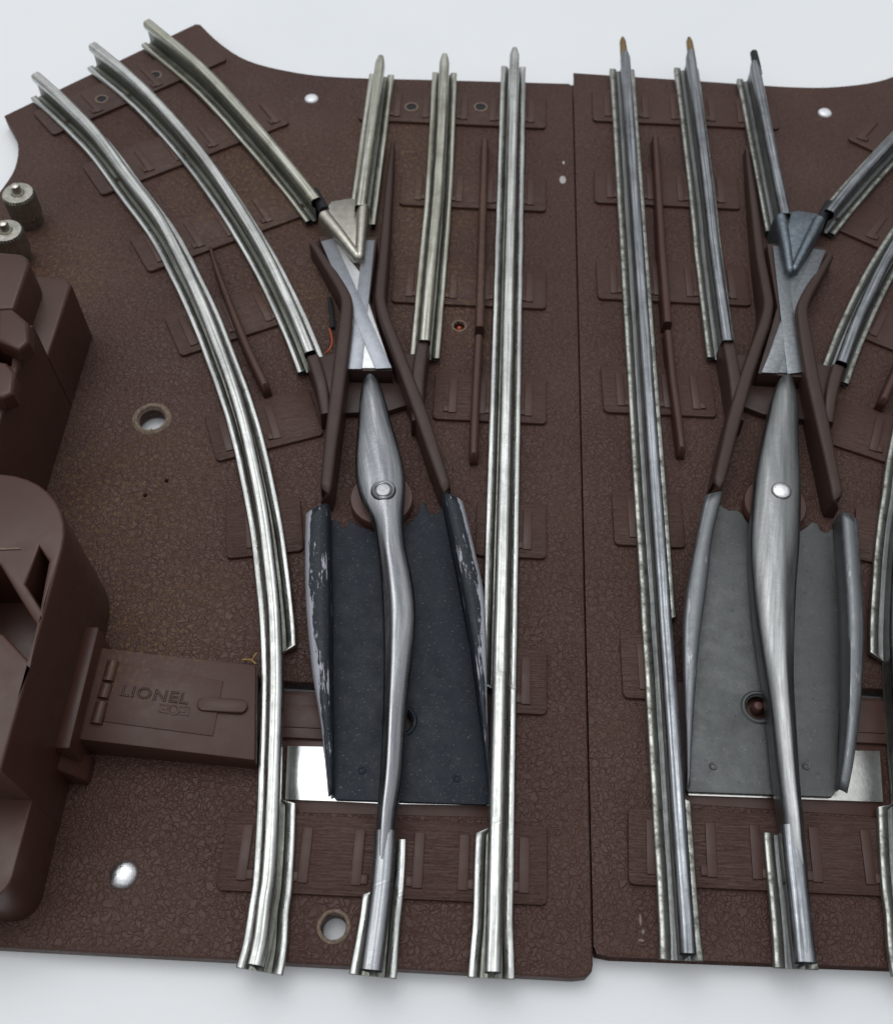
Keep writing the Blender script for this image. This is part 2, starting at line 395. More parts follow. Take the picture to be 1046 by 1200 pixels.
def build_switch(side):
    global ROOT, ORG
    left = side == 'L'
    def T(p):
        if left: return (p[0], p[1], *p[2:])
        return (kx(p[1]) - p[0], p[1] + 3.8, *p[2:])
    def TL(l): return [T(p) for p in l]
    def A(lst, z): return TL(PL(lst, z))
    sg = 1 if left else -1
    ROOT = bpy.data.objects.new('track_switch', None); SC.collection.objects.link(ROOT)
    ORG = Vector((-40, 130, 0)) if left else Vector((84, 134, 0)); ROOT.location = ORG
    ROOT.empty_display_size = 20
    ROOT['category'] = 'toy track switch'
    ROOT['label'] = ('brown toy track switch branching left, with bright rails, blue-black plate and tall housing'
                     if left else 'brown toy track switch branching right, with darker rails, grey plate and thin rail pins')
    ROOT['group'] = 'model railway track switches lying side by side'
    tin = 'tin' if left else 'tin_dark'
    grain = 'grain' if left else 'grain_r'
    # --- base
    ex = 22.9 if left else 21.4
    arc = catmull([(ex - 1, 244.3), (-10, 243.4), (-37.5, 242.6), (-51, 244), (-62.7, 247.8), (-71, 254.5), (-77.6, 262.3)], 2.5)
    arc2 = catmull([(-119.7, 221.2), (-114, 211.9), (-112.2, 204.3), (-112.6, 197.5), (-115.5, 188), (-121, 181), (-128, 178)], 2)
    outl = [(ex, 29.3), (ex, 243.3)] + arc + [(-79, 262.4)] + arc2 + [(-136, 174), (-136, 30.2), (-134, 28.2), (21, 27)]
    outl = outl[:-1] + [(ex - 3, 27.1), (ex - 1, 27.4), (ex - .2, 28.2)]
    hc = [P(178, 491, 4), P(391, 1086, 4), P(482, 127, 4.4), P(563, 127, 4.4), P(120, 118, 4.3), P(183, 90, 4.3), P(538, 382, 4)]
    hr = [2.9, 1.9, 1.25, 1.25, 1.15, 1.15, 1.1]
    holes = [disc(*c, r, 28) for c, r in zip(hc, hr)]
    holes += [disc(*P(195, 563, 4), .32, 10), disc(*P(170, 580, 4), .32, 10)]
    if not left: hc, hr = [hc[0]], [hr[0]]
    holes = [disc(*c, r, 28) for c, r in zip(hc, hr)] + (holes[len(holes) - 2:] if left else [])
    s0 = P(300, 802, 4); s1 = P(392, 807, 4)
    holes.append([(s0[0], s0[1] - .8), (s1[0], s0[1] - .8), (s1[0], s0[1] + .8), (s0[0], s0[1] + .8)])
    holes.append([(hx - .45, 39) for hx in ()] or disc(*P(432, 1000, 4), .5, 12, 4))
    base = plate('base_plate', [(max(x, 23.5) if not left else x, y) for x, y in TL(outl)], 0.4, ZB, grain, [TL(h) for h in holes], .45, seg=3)
    for c, r in zip(hc, hr):
        T2 = T(c)
        if r > 2: ring('hole_rim', T2[0], T2[1], ZB, r + .45, .75, .5, 'burr', .16)
        elif r > 1.5: ring('hole_rim', T2[0], T2[1], ZB, r + .4, .42, .3, 'burr', .08)
        elif c[1] < 170: ring('hole_rim', T2[0], T2[1], ZB, r + .35, .35, .2, 'burr', .12)
        else:
            rr_ = ring('hole_rim', T2[0], T2[1], ZB + .82, r + .25, .35, .16, 'burr', .14)
            lathe('screw_hole_shade', T2[0], T2[1], [(r, ZB + .7), (r, ZB + .80), (.001, ZB + .80)], 'black', n=24, wob=.08)  # black disc on the sleeper, painting the shade inside a hole
    if left:      # red wire seen through the small hole
        q = P(538, 386, 2.5); lathe('wire_end', q[0], q[1], [(.7, .6), (.75, 2.6), (.35, 3.2), (.001, 3.3)], 'orange', n=12)
    # raised border lines round the base's near edge
    for r_, x, y in ((1.75, *P(365, 116, 4)), (2.35, *P(145, 1025, 4))):
        x, y = T((x, y))
        lathe('rivet', x, y, [(r_, ZB - .4), (r_, ZB + .15), (r_ * .88, ZB + .5), (r_ * .6, ZB + .95), (r_ * .3, ZB + 1.12), (.001, ZB + 1.15)] if r_ > 2 else
              [(r_, ZB - .4), (r_, ZB + .1), (r_ * .85, ZB + .45), (r_ * .4, ZB + .62), (.001, ZB + .65)], 'rivet' if r_ > 2 else 'white', wob=.08, ang=60)
    # spilled white paint on the seam side, pale scuffs near the front edge
    spots = [(659, 211, .8, 1.4), (660, 191, .3, .6)] if left else [(750, 1078, .22, .9), (753, 1092, .3, .35), (751, 1102, .5, .2)]
    for px_, py_, ra, rb in spots:
        q = P(px_, py_, ZB); n_ = 18
        pts = [(q[0] + ra * (1 + .3 * noise.noise(Vector((k, px_, 0)))) * math.cos(2 * math.pi * k / n_), q[1] + rb * (1 + .3 * noise.noise(Vector((k, py_, 5)))) * math.sin(2 * math.pi * k / n_)) for k in range(n_)]
        prism('paint_spot', pts, ZB - .1, ZB + (.12 if left else .06), 'paint' if left else 'scuff', .04)
    # --- sleepers
    def sleeper(p0, ang, length, depth=12.5, cleats=(), top=.75, mt='wood'):
        """p0: near left corner, ang: direction of its long side"""
        a = math.radians(ang); d = Vector((math.cos(a), math.sin(a))); n = Vector((-d.y, d.x)); p = Vector(p0)
        c = [p, p + d * length, p + d * length + n * depth, p + n * depth]
        # rounded corners
        pts = []
        for i in range(4):
            q = c[i]; pr = (c[i - 1] - q).normalized(); nx = (c[(i + 1) % 4] - q).normalized(); r = .9
            pts += [q + pr * r, q + (pr + nx) * r * .3, q + nx * r]
        T3 = TL([tuple(v) for v in pts]); dd = Vector(T(tuple(p + d))) - Vector(T(tuple(p)))
        so = prism('sleeper', T3, ZB - .2, ZB + top, mt, .22, uvdir=dd)
        for ca, w in cleats:     # tabs that hold the rail flanges, ca = distance along
            for s in (-1, 1):
                x0 = ca + s * 4.0 - (0 if s > 0 else 1.7)
                if x0 < .3 or x0 + 1.7 > length - .2: continue
                q = p + d * x0 + n * (depth / 2 - 4.6)
                cc = [q, q + d * 1.7, q + d * 1.7 + n * 8.8, q + n * 8.8]
                co_ = prism('cleat', TL([tuple(v) for v in cc]), ZB + top - .1, ZB + top + .3, 'plastic', .14)
                co_.parent = so; co_.location = (0, 0, 0)
                q2 = q + d * (1.6 if s < 0 else -1.0) + n * .2
                cc = [q2, q2 + d * 1.1, q2 + d * 1.1 + n * 1.5, q2 + n * 1.5]
                co_ = prism('cleat', TL([tuple(v) for v in cc]), ZB + top - .1, ZB + top + .4, 'plastic', .14)
                co_.parent = so; co_.location = (0, 0, 0)
        return so
    R0, R1, R2 = 7.2, -9.8, -26.8
    xr = 15.8
    def row(y, x0, rails): sleeper((x0, y), 0, xr - x0, cleats=[(r - x0, 1) for r in rails])
    row(37.5, -36.6, (R0, R1, -28)); row(69.3, 7.6, (R0,)); row(100.5, 2.2, (R0,)); row(132.3, -7.6, (R0, R1 + 1.3))
    row(164, -18.5, (R0, R1)); row(195, -19, (R0, R1)); row(225, -31.5, (R0, R1, R2))
    sleeper((-44.4, 97.3), 10, 14.5, cleats=[(9.5, 1)])
    sleeper((-49.8, 119.2), 21, 22, cleats=[(8, 1)])
    sleeper((-61.7, 145.7), 27.5, 26, cleats=[(8.4, 1), (25.4, 1)])
    sleeper((-73.2, 169.5), 32.2, 44, cleats=[(8.6, 1), (25.6, 1), (42.6, 1)])
    sleeper((-88.9, 193.4), 35.5, 50, cleats=[(8.6, 1), (25.6, 1), (42.6, 1)])
    sleeper((-105.4, 213.8), 41, 50, depth=11, cleats=[(8.6, 1), (25.6, 1)])
    prism('sleeper', A([(392, 447), (470, 449), (491, 470), (453, 482), (400, 484)], 5.6), ZB - .2, 5.6, 'bar', .2, uvdir=(1, 0))
    # --- rails
    def rail(pts, lf, rf, mt=tin, tz=ZB + 1.6, h=6.7, taper0=False, taper1=False, fl2=None, raw=False, parent=None, hw=1.0):
        """lf / rf(y, s) -> half flange width in mm on either side (0.75 = none)"""
        path = catmull(pts, 1.0) if raw else TL(catmull(pts, 1.0)); N = len(path)
        def prof(i, p):
            yl = p[1] - (0 if left or raw else 3.8)
            a, b = (lf(yl), rf(yl)) if left or raw else (rf(yl), lf(yl))
            z = tz - .75; k = 1.0
            if taper1 and i > N - 5: k = 1 - .1 * (i - N + 5)
            if taper0 and i < 4: k = 1 - .1 * (4 - i)
            wob = .06 * noise.noise(Vector((p[0] * .15, p[1] * .15, 3)))
            def side(w, s):
                w += wob; lip = min(.45, max(0, (w - .8)) * .4)
                return [(-s * w, z), (-s * w, z + .4 + lip), (-s * (w - min(.25, .2 * w)), z + .6 + lip), (-s * max(.62, w - 1.5), z + .48 + lip), (-s * max(.6, w - 1.85), z + .2), (-s * .58, z + .3), (-s * .45, z + 1.0), (-s * .45, z + h - 2.9),
                        (-s * hw * .95 * k, z + h - 2.4), (-s * hw * 1.24 * k, z + h - 1.75), (-s * hw * 1.28 * k, z + h - 1.2), (-s * hw * 1.18 * k, z + h - .6), (-s * hw * .85 * k, z + h - .2), (-s * hw * .4 * k, z + h - .05), (-s * .08 * k, z + h - .14 - .04 * s)]
            return side(a, 1) + side(b, -1)[::-1]
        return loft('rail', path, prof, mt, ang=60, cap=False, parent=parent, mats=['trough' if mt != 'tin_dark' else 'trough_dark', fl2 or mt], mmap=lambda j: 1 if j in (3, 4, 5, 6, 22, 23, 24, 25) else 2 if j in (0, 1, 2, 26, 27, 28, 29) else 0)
    def between(*rg):
        def f(y):
            for a, b in rg:
                if a <= y <= b: return 3.2 + max(0, 34 - y) * .05
            return .76
        return f
    dxr = 0 if left else .75
    fl2 = None if left else 'corr'
    tp = 0 if left else 1
    if left: rail([(R0, 26.4), (R0, 60), (R0, 120), (R0, 180), (R0, 247.6)], between((0, 49.2), (74, 260)), between((0, 300)), tin, taper1=True, fl2=fl2)
    else: rail([(36.3, 30.2), (36.2, 80), (36.0, 130), (35.85, 190), (35.7, P(730, 58, 11.5)[1])], between((0, 300)), between((0, 56), (88, 270)), tin, taper1=True, fl2=fl2, raw=True)
    ce = P(498, 398, 11.5); c1 = P(521, 62, 11.5)
    def RL(px, py):      # a place read off the right switch, in the left switch's measure
        q = P(px, py, 11.5); return (kx(q[1] - 3.8) - q[0], q[1] - 3.8)
    if not left: c1 = RL(809, 57)
    rc = rail([(R1 - .3, ce[1]), (R1 - .1, 175), (R1, 200), (c1[0], c1[1])], between((0, 300)), between((0, 300)), 'tin_dull' if left else tin, taper1=True, fl2=fl2)
    rl0 = P(422, 240, 11.5); rl1 = P(446, 64, 11.5)
    if not left: rl1 = RL(884, 70)
    rail([rl0, (rl0[0] * .5 + rl1[0] * .5, (rl0[1] + rl1[1]) / 2), rl1], between((0, 300)), between((0, 300)), 'tin_dull' if left else tin, taper1=True, fl2=fl2)
    oc = PL([(297.5, 1130), (304, 1100), (309, 1055), (313, 1029), (316.4, 980), (318.5, 930), (320, 880), (321.5, 830), (322, 780), (320, 715), (313.5, 650), (307, 600), (297.5, 550), (286.5, 500), (272, 450), (254, 400), (234.5, 350), (211, 300), (184, 250), (146.5, 200), (109, 150), (69, 110), (41, 85)], 11.5)
    rail(oc, between((0, 300)), between((0, 52), (78.6, 300)), tin, fl2=fl2)
    mc = PL([(363, 411), (337, 348), (296, 268), (236, 178), (169, 102), (108, 50)], 11.5)
    rail(mc, between((0, 300)), between((0, 300)), tin, fl2=fl2)
    ic = PL([(370, 232), (342, 196), (298, 144), (236, 77), (172, 23)], 11.5)
    rail(ic, between((0, 300)), between((0, 300)), 'tin_dull' if left else tin, fl2=fl2)
    if not left:
        for px, py, mt in ((730.5, 60, 'brass'), (809, 60, 'brass'), (885, 73, 'black')):
            q = P(px, py, 9.9)
            y0 = q[1] - 5.0
            path = [(q[0], y0), (q[0], y0 + 4), (q[0] - .1, y0 + 9), (q[0] - .1, y0 + 10.7)]
            k = [1.0, 1.0, .85, .4] if mt == 'brass' else [1.1, 1.1, .95, .6]
            if mt == 'black': path = path[:3]
            loft('rail_pin', path, lambda i, p: [(k[i] * math.cos(a), 9.9 + k[i] * math.sin(a)) for a in [2 * math.pi * j / 14 for j in range(14)]], mt)
    # insulators between rails and frog
    for a, b in (((367, 222), (380, 244)), ((423, 226), (421, 246))):
        path = TL([P(*a, 10), P(*b, 10)])
        loft('insulator', path, lambda i, p: [(1.25 * math.cos(q), 9.2 + 1.35 * math.sin(q)) for q in [2 * math.pi * j / 14 for j in range(14)]], 'black')
    # --- moulded guard rails
    def bar(pts, z=10.6, w=2.1, mt='bar', zs=None, step=1.5, nm='guard_rail'):
        """pts: photo (px, py, width mm, top z)"""
        wp = [(*P(p[0], p[1], p[3]), p[2], p[3]) for p in pts]
        path = TL(catmull(wp, step))
        def prof(i, p):
            w_, zt = p[2] * .50, p[3]; b = min(.42, w_ * .6)
            return [(-w_ - .12, ZB - .1), (-w_, zt - b * 1.5), (-w_ + b * .25, zt - b * .75), (-w_ + b * .8, zt - b * .25), (-w_ + b * 1.6, zt), (w_ - b * 1.6, zt), (w_ - b * .8, zt - b * .25), (w_ - b * .25, zt - b * .75), (w_, zt - b * 1.5), (w_ + .12, ZB - .1)]
        return loft(nm, path, prof, mt, ang=45)
    # wing rails beside the frog and the pivoting plate
    bar([(367, 284, 1.8, 8.2), (385, 312, 2.1, 9.2), (400, 336, 2.3, 10.2), (406, 352, 2.5, 10.6), (405, 372, 2.7, 10.7), (402, 400, 2.9, 10.7), (392, 480, 2.8, 10.7), (386, 530, 2.5, 10.7), (382, 568, 2.3, 10.7), (381, 575, 2.25, 10.1), (380, 582, 2.1, 7.6)], step=.7)
    bar([(460, 166, .9, 6.4), (456, 210, 1.8, 7.2), (450, 290, 2.2, 8.6), (446, 335, 2.2, 10.0), (446, 352, 2.2, 10.5), (452, 374, 2.3, 10.7), (462, 400, 2.4, 10.7), (492, 480, 2.7, 10.7), (509, 530, 2.5, 10.7), (521, 566, 2.2, 10.7), (523.5, 573, 2.15, 10.1), (526, 580, 2.1, 7.6)], step=.7)
    # branches under the ends of the centre rails
    bar([(366, 416, 2.6, 10.5), (376, 448, 2.5, 10.3), (382, 484, 2.2, 9.2)])
    bar([(496, 396, 2.6, 10.6), (490, 440, 2.7, 10.4), (489, 492, 2.4, 9.4)])
    prism('guard_web', A([(371, 418), (405, 412), (396, 476), (386, 476)], 9), ZB, 8.9, 'bar', .2)
    prism('guard_web', A([(466, 414), (492, 414), (488, 478), (484, 478)], 9), ZB, 8.9, 'bar', .2)
    # low check rails
    bar([(246, 288, .6, 5.4), (256, 320, 1.2, 6.8), (285, 395, 1.6, 7.6), (310, 449, 1.7, 7.6), (313, 457, 1.6, 6.4)], mt='plastic')
    bar([(568, 162, 1.6, 6.6), (565, 270, 1.8, 7.4), (562, 382, 1.9, 7.8)], mt='plastic')
    bar([(561, 392, 1.7, 7.0), (557, 470, 1.7, 7.0), (555, 530, 1.6, 7.0), (555, 541, 1.5, 5.4)], mt='plastic')
    # --- frog
    prism('frog_block', A([(372, 276), (392, 276), (416, 306), (426, 276), (442, 278), (433, 352), (460, 434), (404, 434), (411, 352)], 8.6), ZB, 8.5, 'bar', .2)
    fp = 'frogplate' if left else 'frogplate_r'
    if left:
        w0, w1 = [(376, 283), (391, 279)], [(459, 431), (440, 432)]
        v0, v1 = [(426, 281), (439, 281)], [(424, 432), (407, 432)]
        body = [(376, 283), (391, 279), (421, 318), (426, 281), (439, 281), (431, 352), (458, 431), (407, 431), (411, 352)]
    else:
        w0, w1 = [(905, 288), (918, 289)], [(940, 436), (922, 438)]
        v0, v1 = [(952, 291), (967, 293)], [(911, 437), (892, 436)]
        body = [(905, 288), (918, 289), (933, 322), (952, 291), (967, 293), (932, 357), (941, 437), (893, 436), (921, 357)]
    AA = (lambda l, z: PL(l, z))
    fo = prism('frog_plate', AA(body, 8.9), 8.5, 8.85, fp, .08)
    for (a, b) in ((w0, w1), (v0, v1)):
        q = AA([a[0], a[1], b[0], b[1]] if left or True else a + b, 9.1)
        z = 9.12 if a is w0 else 9.05
        s_ = prism('frog_strip', q, 8.8, z, fp + '_strip', .06); s_.parent = fo; s_.location = (0, 0, 0)
    # point casting (V)
    def arm(name, p, q, wa, wb, z=11.4, mt='cast'):
        path = [(*P(*p, z), wa, z), (*P((p[0] + q[0]) / 2, (p[1] + q[1]) / 2, z), (wa + wb) / 2, z), (*P(*q, z), wb, z - .5)]
        e_ = Vector(path[2][:2]) + (Vector(path[2][:2]) - Vector(path[1][:2])).normalized() * .8
        path = catmull(path, 1.0) + [(e_.x, e_.y, wb * .5, z - 1.2)]
        def prof(i, p):
            w = p[2] / 2; t_ = p[3]
            return [(-w * 1.25, ZB + .5), (-w * 1.05, t_ - 1.6), (-w * .85, t_ - .6), (-w * .45, t_ - .12), (0, t_), (w * .45, t_ - .12), (w * .85, t_ - .6), (w * 1.05, t_ - 1.6), (w * 1.25, ZB + .5)]
        return loft(name, path, prof, mt, ang=60)
    if left:
        fr_ = prism('frog_point', PL([(380, 248), (388, 236), (412, 232), (427, 238), (424, 290), (420, 302), (414, 296)], 9.6), ZB + .3, 9.7, 'cast', .3)
        for p, q, wa, wb in (((379, 247), (419, 296), 2.9, 2.2), ((425, 238), (421, 296), 2.7, 2.1)):
            a_ = arm('frog_arm', p, q, wa, wb); a_.parent = fr_; a_.location = (0, 0, 0)
    else:
        fr_ = prism('frog_point', PL([(912, 250), (935, 246), (966, 251), (956, 275), (935, 316), (928, 318), (914, 275)], 10), ZB + .3, [9.9] * 7, 'cast_r', .3)
        for p, q, wa, wb in (((916, 250), (927, 312), 2.8, 2.0), ((961, 253), (932, 310), 2.7, 2.0)):
            a_ = arm('frog_arm', p, q, wa, wb, 11.4, 'cast_r'); a_.parent = fr_; a_.location = (0, 0, 0)
    # --- swivel plate with its curled point rails
    zp = 5.9
    if left:
        pl = [(386, 609), (397, 610)] + [(403 - 6 * math.cos(a), 610 + 8 * math.sin(a)) for a in [math.radians(d) for d in range(20, 161, 20)]] + [(409, 610), (414, 612), (418, 616)] + [(449 + 45 * math.cos(a), 584 + 40 * math.sin(a)) for a in [math.radians(d) for d in (122, 114, 106, 98, 90, 82, 74, 66, 58, 50, 42, 34, 26, 18, 10)]] + [(495, 588), (498, 589)] + [(508 - 9.5 * math.cos(a), 590 + 13 * math.sin(a)) for a in [math.radians(d) for d in range(15, 161, 18)]] + [(518, 592), (530, 650), (551, 760), (563, 850), (575, 940), (569, 943), (394, 937), (388, 930)]
        hole = disc(*P(468, 845, zp), 2.1, 20); hz = P(468, 845, zp); dimples = [(424, 903), (535, 912)]
    else:
        pl = [(840, 590), (853, 598), (864, 598)] + [(913 + 46 * math.cos(a), 590 + 38 * math.sin(a)) for a in [math.radians(d) for d in (160, 152, 144, 136, 128, 120, 112, 104, 96, 88, 80, 72, 64, 56, 48, 40, 34)]] + [(952, 612), (957, 613)] + [(967 - 9 * math.cos(a), 613 + 11 * math.sin(a)) for a in [math.radians(d) for d in range(15, 166, 18)]] + [(978, 614), (982, 700), (984, 800), (980, 925), (974, 934), (806, 928), (803, 924), (808, 800), (822, 680)]
        hole = disc(*P(888, 829, zp), 2.1, 20); hz = P(888, 829, zp); dimples = [(835, 898), (944, 898)]
    so = plate('swivel_plate', PL(pl, zp), zp - .7, zp, 'blued' if left else 'grey', [hole], .12)
    lathe('pivot_pin', hz[0], hz[1] + .2, [(1.0, ZB - .2), (1.0, zp - .2), (.7, zp + .35), (.001, zp + .5)], 'pivotdisc', n=20)
    rg = lathe('hole_collar', hz[0], hz[1], [(2.15, zp - .3), (2.25, zp + .05), (2.5, zp + .3), (2.8, zp + .3), (3.2, zp - .05), (2.15, zp - .3)], 'blued' if left else 'grey', n=28); rg.parent = so; rg.location = (0, 0, 0)
    for d_ in dimples:
        q = P(*d_, zp); o_ = lathe('dimple', q[0], q[1], [(.75, zp - .05), (.6, zp + .16), (.4, zp + .12), (.3, zp - .02), (.001, zp - .04)], 'blued' if left else 'grey', n=16); o_.parent = so; o_.location = (0, 0, 0)
    def curl(inner, outer, s, mt):
        """inner line at plate height, outer edge at its own z; s = +1 when it leans to the right of travel"""
        a = [(*P(p[0], p[1], zp - .3), p[2]) for p in inner]; b = [P(p[0], p[1], p[2] - .3) for p in outer]
        st = catmull([(*a_, *b_) for a_, b_ in zip(a, b)], 2.0)
        bm = bmesh.new(); ul = bm.loops.layers.uv.new('UVMap'); rows = []; vv = [0, 1.5, 3, 4.4, 5.4, 6.4, 7.2]
        for q in st:
            ip = Vector((q[0], q[1])); zt = q[2]; op = Vector((q[3], q[4])); d = op - ip
            k = max(0, zt - zp)
            sec = [(0, zp - .35), (-.01, zp + k * .5), (.03, zp + k * .88), (.14, zp + k * .99), (.45, zp + k * 1.0), (.8, zp + k * .96), (1.0, zp + k * .86)]
            rows.append([Vector((*(ip + d * o_), z_)) for o_, z_ in sec])
        vr = [[bm.verts.new(v) for v in r] for r in rows]
        for i in range(len(vr) - 1):
            for j in range(6):
                f = bm.faces.new((vr[i][j], vr[i][j + 1], vr[i + 1][j + 1], vr[i + 1][j]))
                for l, c_ in zip(f.loops, ((i * 2, vv[j]), (i * 2, vv[j + 1]), (i * 2 + 2, vv[j + 1]), (i * 2 + 2, vv[j]))): l[ul].uv = c_
        o_ = bm_obj('point_rail', bm, mt, so, True, 60); o_.location = (0, 0, 0)
        md = o_.modifiers.new('solidify', 'SOLIDIFY'); md.thickness = .35; md.offset = -1 * s
        return o_
    wm = 'blued_worn' if left else 'grey_worn'
    if left:
        curl([(386, 606, 10.8), (387, 660, 10.8), (388, 720, 10.8), (388, 790, 10.6), (389, 850, 9.8), (389, 905, 8), (389, 934, 6.9)],
             [(360, 604, 10.2), (359, 660, 10.2), (361, 720, 10.2), (368, 790, 10), (378, 850, 9.2), (384, 905, 7.6), (387, 934, 6.8)], 1, wm)
        curl([(518, 593, 10.8), (530, 650, 10.8), (542, 712, 10.8), (553, 775, 10.8), (561, 835, 10.4), (568, 895, 9), (573, 941, 7.4)],
             [(542, 588, 10.2), (557, 650, 10.2), (567, 700, 10.2), (570, 765, 10.2), (571, 835, 9.8), (573, 895, 8.4), (575.5, 941, 7.2)], -1, wm)
    else:
        curl([(841, 592, 10.8), (829, 640, 10.8), (822, 700, 10.8), (813, 765, 10.8), (808, 830, 10.4), (806, 880, 9), (806, 924, 7.2)],
             [(825, 582, 10.2), (813, 640, 10.2), (801, 710, 10.2), (799, 765, 10.2), (801, 830, 9.8), (803, 880, 8.6), (804, 924, 7)], 1, wm)
        curl([(976, 616, 10.8), (979, 660, 10.8), (983, 730, 10.8), (984, 800, 10.6), (984, 850, 10), (982, 900, 8.5), (980, 928, 6.9)],
             [(1002, 612, 10.2), (1005, 660, 10.2), (1009, 730, 10.2), (1007, 800, 10), (1002, 850, 9.2), (995, 900, 7.8), (990, 930, 6.8)], -1, wm)
    # --- pivot disc
    dc = P(447, 583, 6.6) if left else P(908, 590, 6.6)
    lathe('pivot_disc', dc[0], dc[1], [(6.0, ZB), (6.1, 6.3), (5.9, 6.6), (5, 6.65), (.001, 6.65)], 'pivotdisc', n=56)
    # --- centre blade
    def blade(sec, mt, ridge):
        """sec: photo (left px, right px, py, top z)"""
        pts = []
        for a, b, y, z in sec:
            p = P(a, y, z - 1.4); q = P(b, y, z - 1.4); c = P((a + b) / 2, y, z - .6)
            pts.append(((p[0] + q[0]) / 2, (p[1] + q[1]) / 2, math.dist(p, q), z))
        path = catmull(pts, 1.5)
        def prof(i, p):
            w = p[2] / 2; z = p[3]; r = ridge(p[1]); zb = max(ZB + .6, z - 5.2)
            return [(-w * .94, zb), (-w, z - 1.8), (-w * .96, z - 1.35), (-w * .82, z - .8), (-w * .5, z - .36), (r * w - w * .16, z - .07), (r * w, z), (r * w + w * .16, z - .07), (w * .5, z - .36), (w * .82, z - .8), (w * .96, z - 1.35), (w, z - 1.8), (w * .94, zb)]
        return loft('centre_blade', path, prof, mt, ang=70)
    if left:
        bs = [(428, 438.5, 442, 8.6), (426, 441.5, 444, 10.3), (424, 445, 450, 11.1), (421.5, 450, 464, 11.6), (419, 459, 497, 11.9), (416, 471, 540, 12), (420, 475, 572, 12), (436, 473, 606, 12), (442, 475, 640, 12), (446, 483, 680, 12), (448, 487, 720, 12), (449, 483, 770, 12), (448, 476, 840, 12), (445, 472, 905, 12), (441.5, 465, 950, 11.9), (439.5, 462, 985, 11.75), (438, 461, 1015, 11.4), (437, 460, 1030, 11.1)]
        bo = blade(bs, 'blade', lambda y: .28 * max(0, min(1, (110 - y) / 14)))
        rv = P(449, 574, 12)
    else:
        bs = [(916, 928, 443, 8.8), (913, 930, 446, 10.5), (908, 933, 456, 11.2), (903, 935, 474, 11.5), (893, 936, 520, 11.9), (886, 938, 560, 12), (882, 938, 600, 12), (880, 936, 640, 12), (882, 933, 680, 12), (887, 931, 730, 12), (896, 930, 790, 12), (904, 933, 850, 12), (911, 937, 915, 12), (916, 941, 955, 11.9), (919, 943, 985, 11.75), (922, 946, 1015, 11.4), (923, 947, 1030, 11.1)]
        bo = blade(bs, 'blade_r', lambda y: -.25 * max(0, min(1, (112 - y) / 14)))
        rv = P(915, 575, 12)
    lathe('pivot_rivet', rv[0], rv[1], [(2.5, 10.5), (2.35, 11.85), (2.05, 12.12), (1.8, 12.05), (1.65, 11.85), (1.5, 12.0), (1.35, 12.18), (1.15, 12.2), (.001, 12.16)] if left else [(1.9, 10.5), (1.9, 12.1), (1.6, 12.45), (.8, 12.62), (.001, 12.65)], 'blade' if left else 'rivet', n=36, wob=.05, ang=50)
    # fixed foot of the centre rail, with its flanges
    if left:
        ft = rail(PL([(434.5, 1136), (441, 1085), (446.5, 1040), (449.5, 1005), (451, 972)], 11.5), between((0, 38.5)), between((0, 47.2)), 'blade', raw=True, fl2='tin', hw=1.32)
    else:
        ft = rail(PL([(946, 1127), (941, 1085), (937, 1044), (932, 1000), (929, 966)], 11.5), between((0, 60)), between((0, 33)), tin, raw=True, fl2='corr', hw=1.3)
    ft.name = 'rail_foot'
    # --- throw bar and bright slide
    a = P(297, 812, 4.5); b = P(400, 868, 4.5)
    prism('throw_bar', TL([(a[0], b[1]), (b[0], b[1]), (b[0], a[1]), (a[0], a[1])]), ZB - .2, 4.9, 'plastic', .2)
    prism('throw_bar', TL([(a[0], b[1] + 1.8), (b[0], b[1] + 1.8), (b[0], a[1] - 2), (a[0], a[1] - 2)]), ZB, 5.15, 'plastic', .15)
    if left: sl = [(337, 874), (383, 875), (400, 876), (573, 880), (573, 944), (450, 942), (390, 939), (334, 937)]
    else: sl = [(808, 876), (1030, 880), (1034, 940), (806, 932)]
    prism('slide_plate', PL(sl, 4.8), ZB + .1, 4.85 if left else 4.85, 'slide' if left else 'slide_r', .06)
    # smooth bed where plate and slide sit
    prism('plate_bed', A([(336, 812), (577, 812), (577, 958), (334, 952)], 4.1), ZB - .3, 4.12, 'plastic', .05)
    # --- lever cover with hinge, door and latch
    zl, zr = 11.2, 8.6
    def onpl(px, py):
        z = 10.0
        for _ in range(6):
            p = P(px, py, z); z = zl + (zr - zl) * (p[0] + 63) / 30.0
        return (*p, z)
    cor = [onpl(91, 866), onpl(299, 891), onpl(300, 779), onpl(112, 758)]
    cv = prism('lever_cover', TL([c_[:2] for c_ in cor]), ZB, [c_[2] for c_ in cor], 'plastic', .3)
    dr = [onpl(122, 846), onpl(250, 863), onpl(262, 798), onpl(137, 776)]
    d_ = prism('door_panel', TL([c_[:2] for c_ in dr]), [c_[2] - .3 for c_ in dr], [c_[2] + .22 for c_ in dr], 'plastic', .1); d_.parent = cv; d_.location = (0, 0, 0)
    for (p, q) in (((133, 776), (127, 799)), ((126, 803), (121, 819)), ((120, 824), (113, 849))):
        pa, qa = T(onpl(*p)), T(onpl(*q))
        h_ = loft('hinge', [pa, (pa[0] * .5 + qa[0] * .5, pa[1] * .5 + qa[1] * .5, (pa[2] + qa[2]) / 2), qa], lambda i, p: [(1.05 * math.cos(r), p[2] + .95 * math.sin(r)) for r in [2 * math.pi * j / 14 for j in range(14)]], 'plastic', parent=cv); h_.location = (0, 0, 0)
    lt = [onpl(*p) for p in ((240, 826), (282, 829))]; lt = [T(l_) for l_ in lt]
    dv = (Vector(lt[1][:2]) - Vector(lt[0][:2])).normalized(); nv = Vector((-dv.y, dv.x)); pts = []
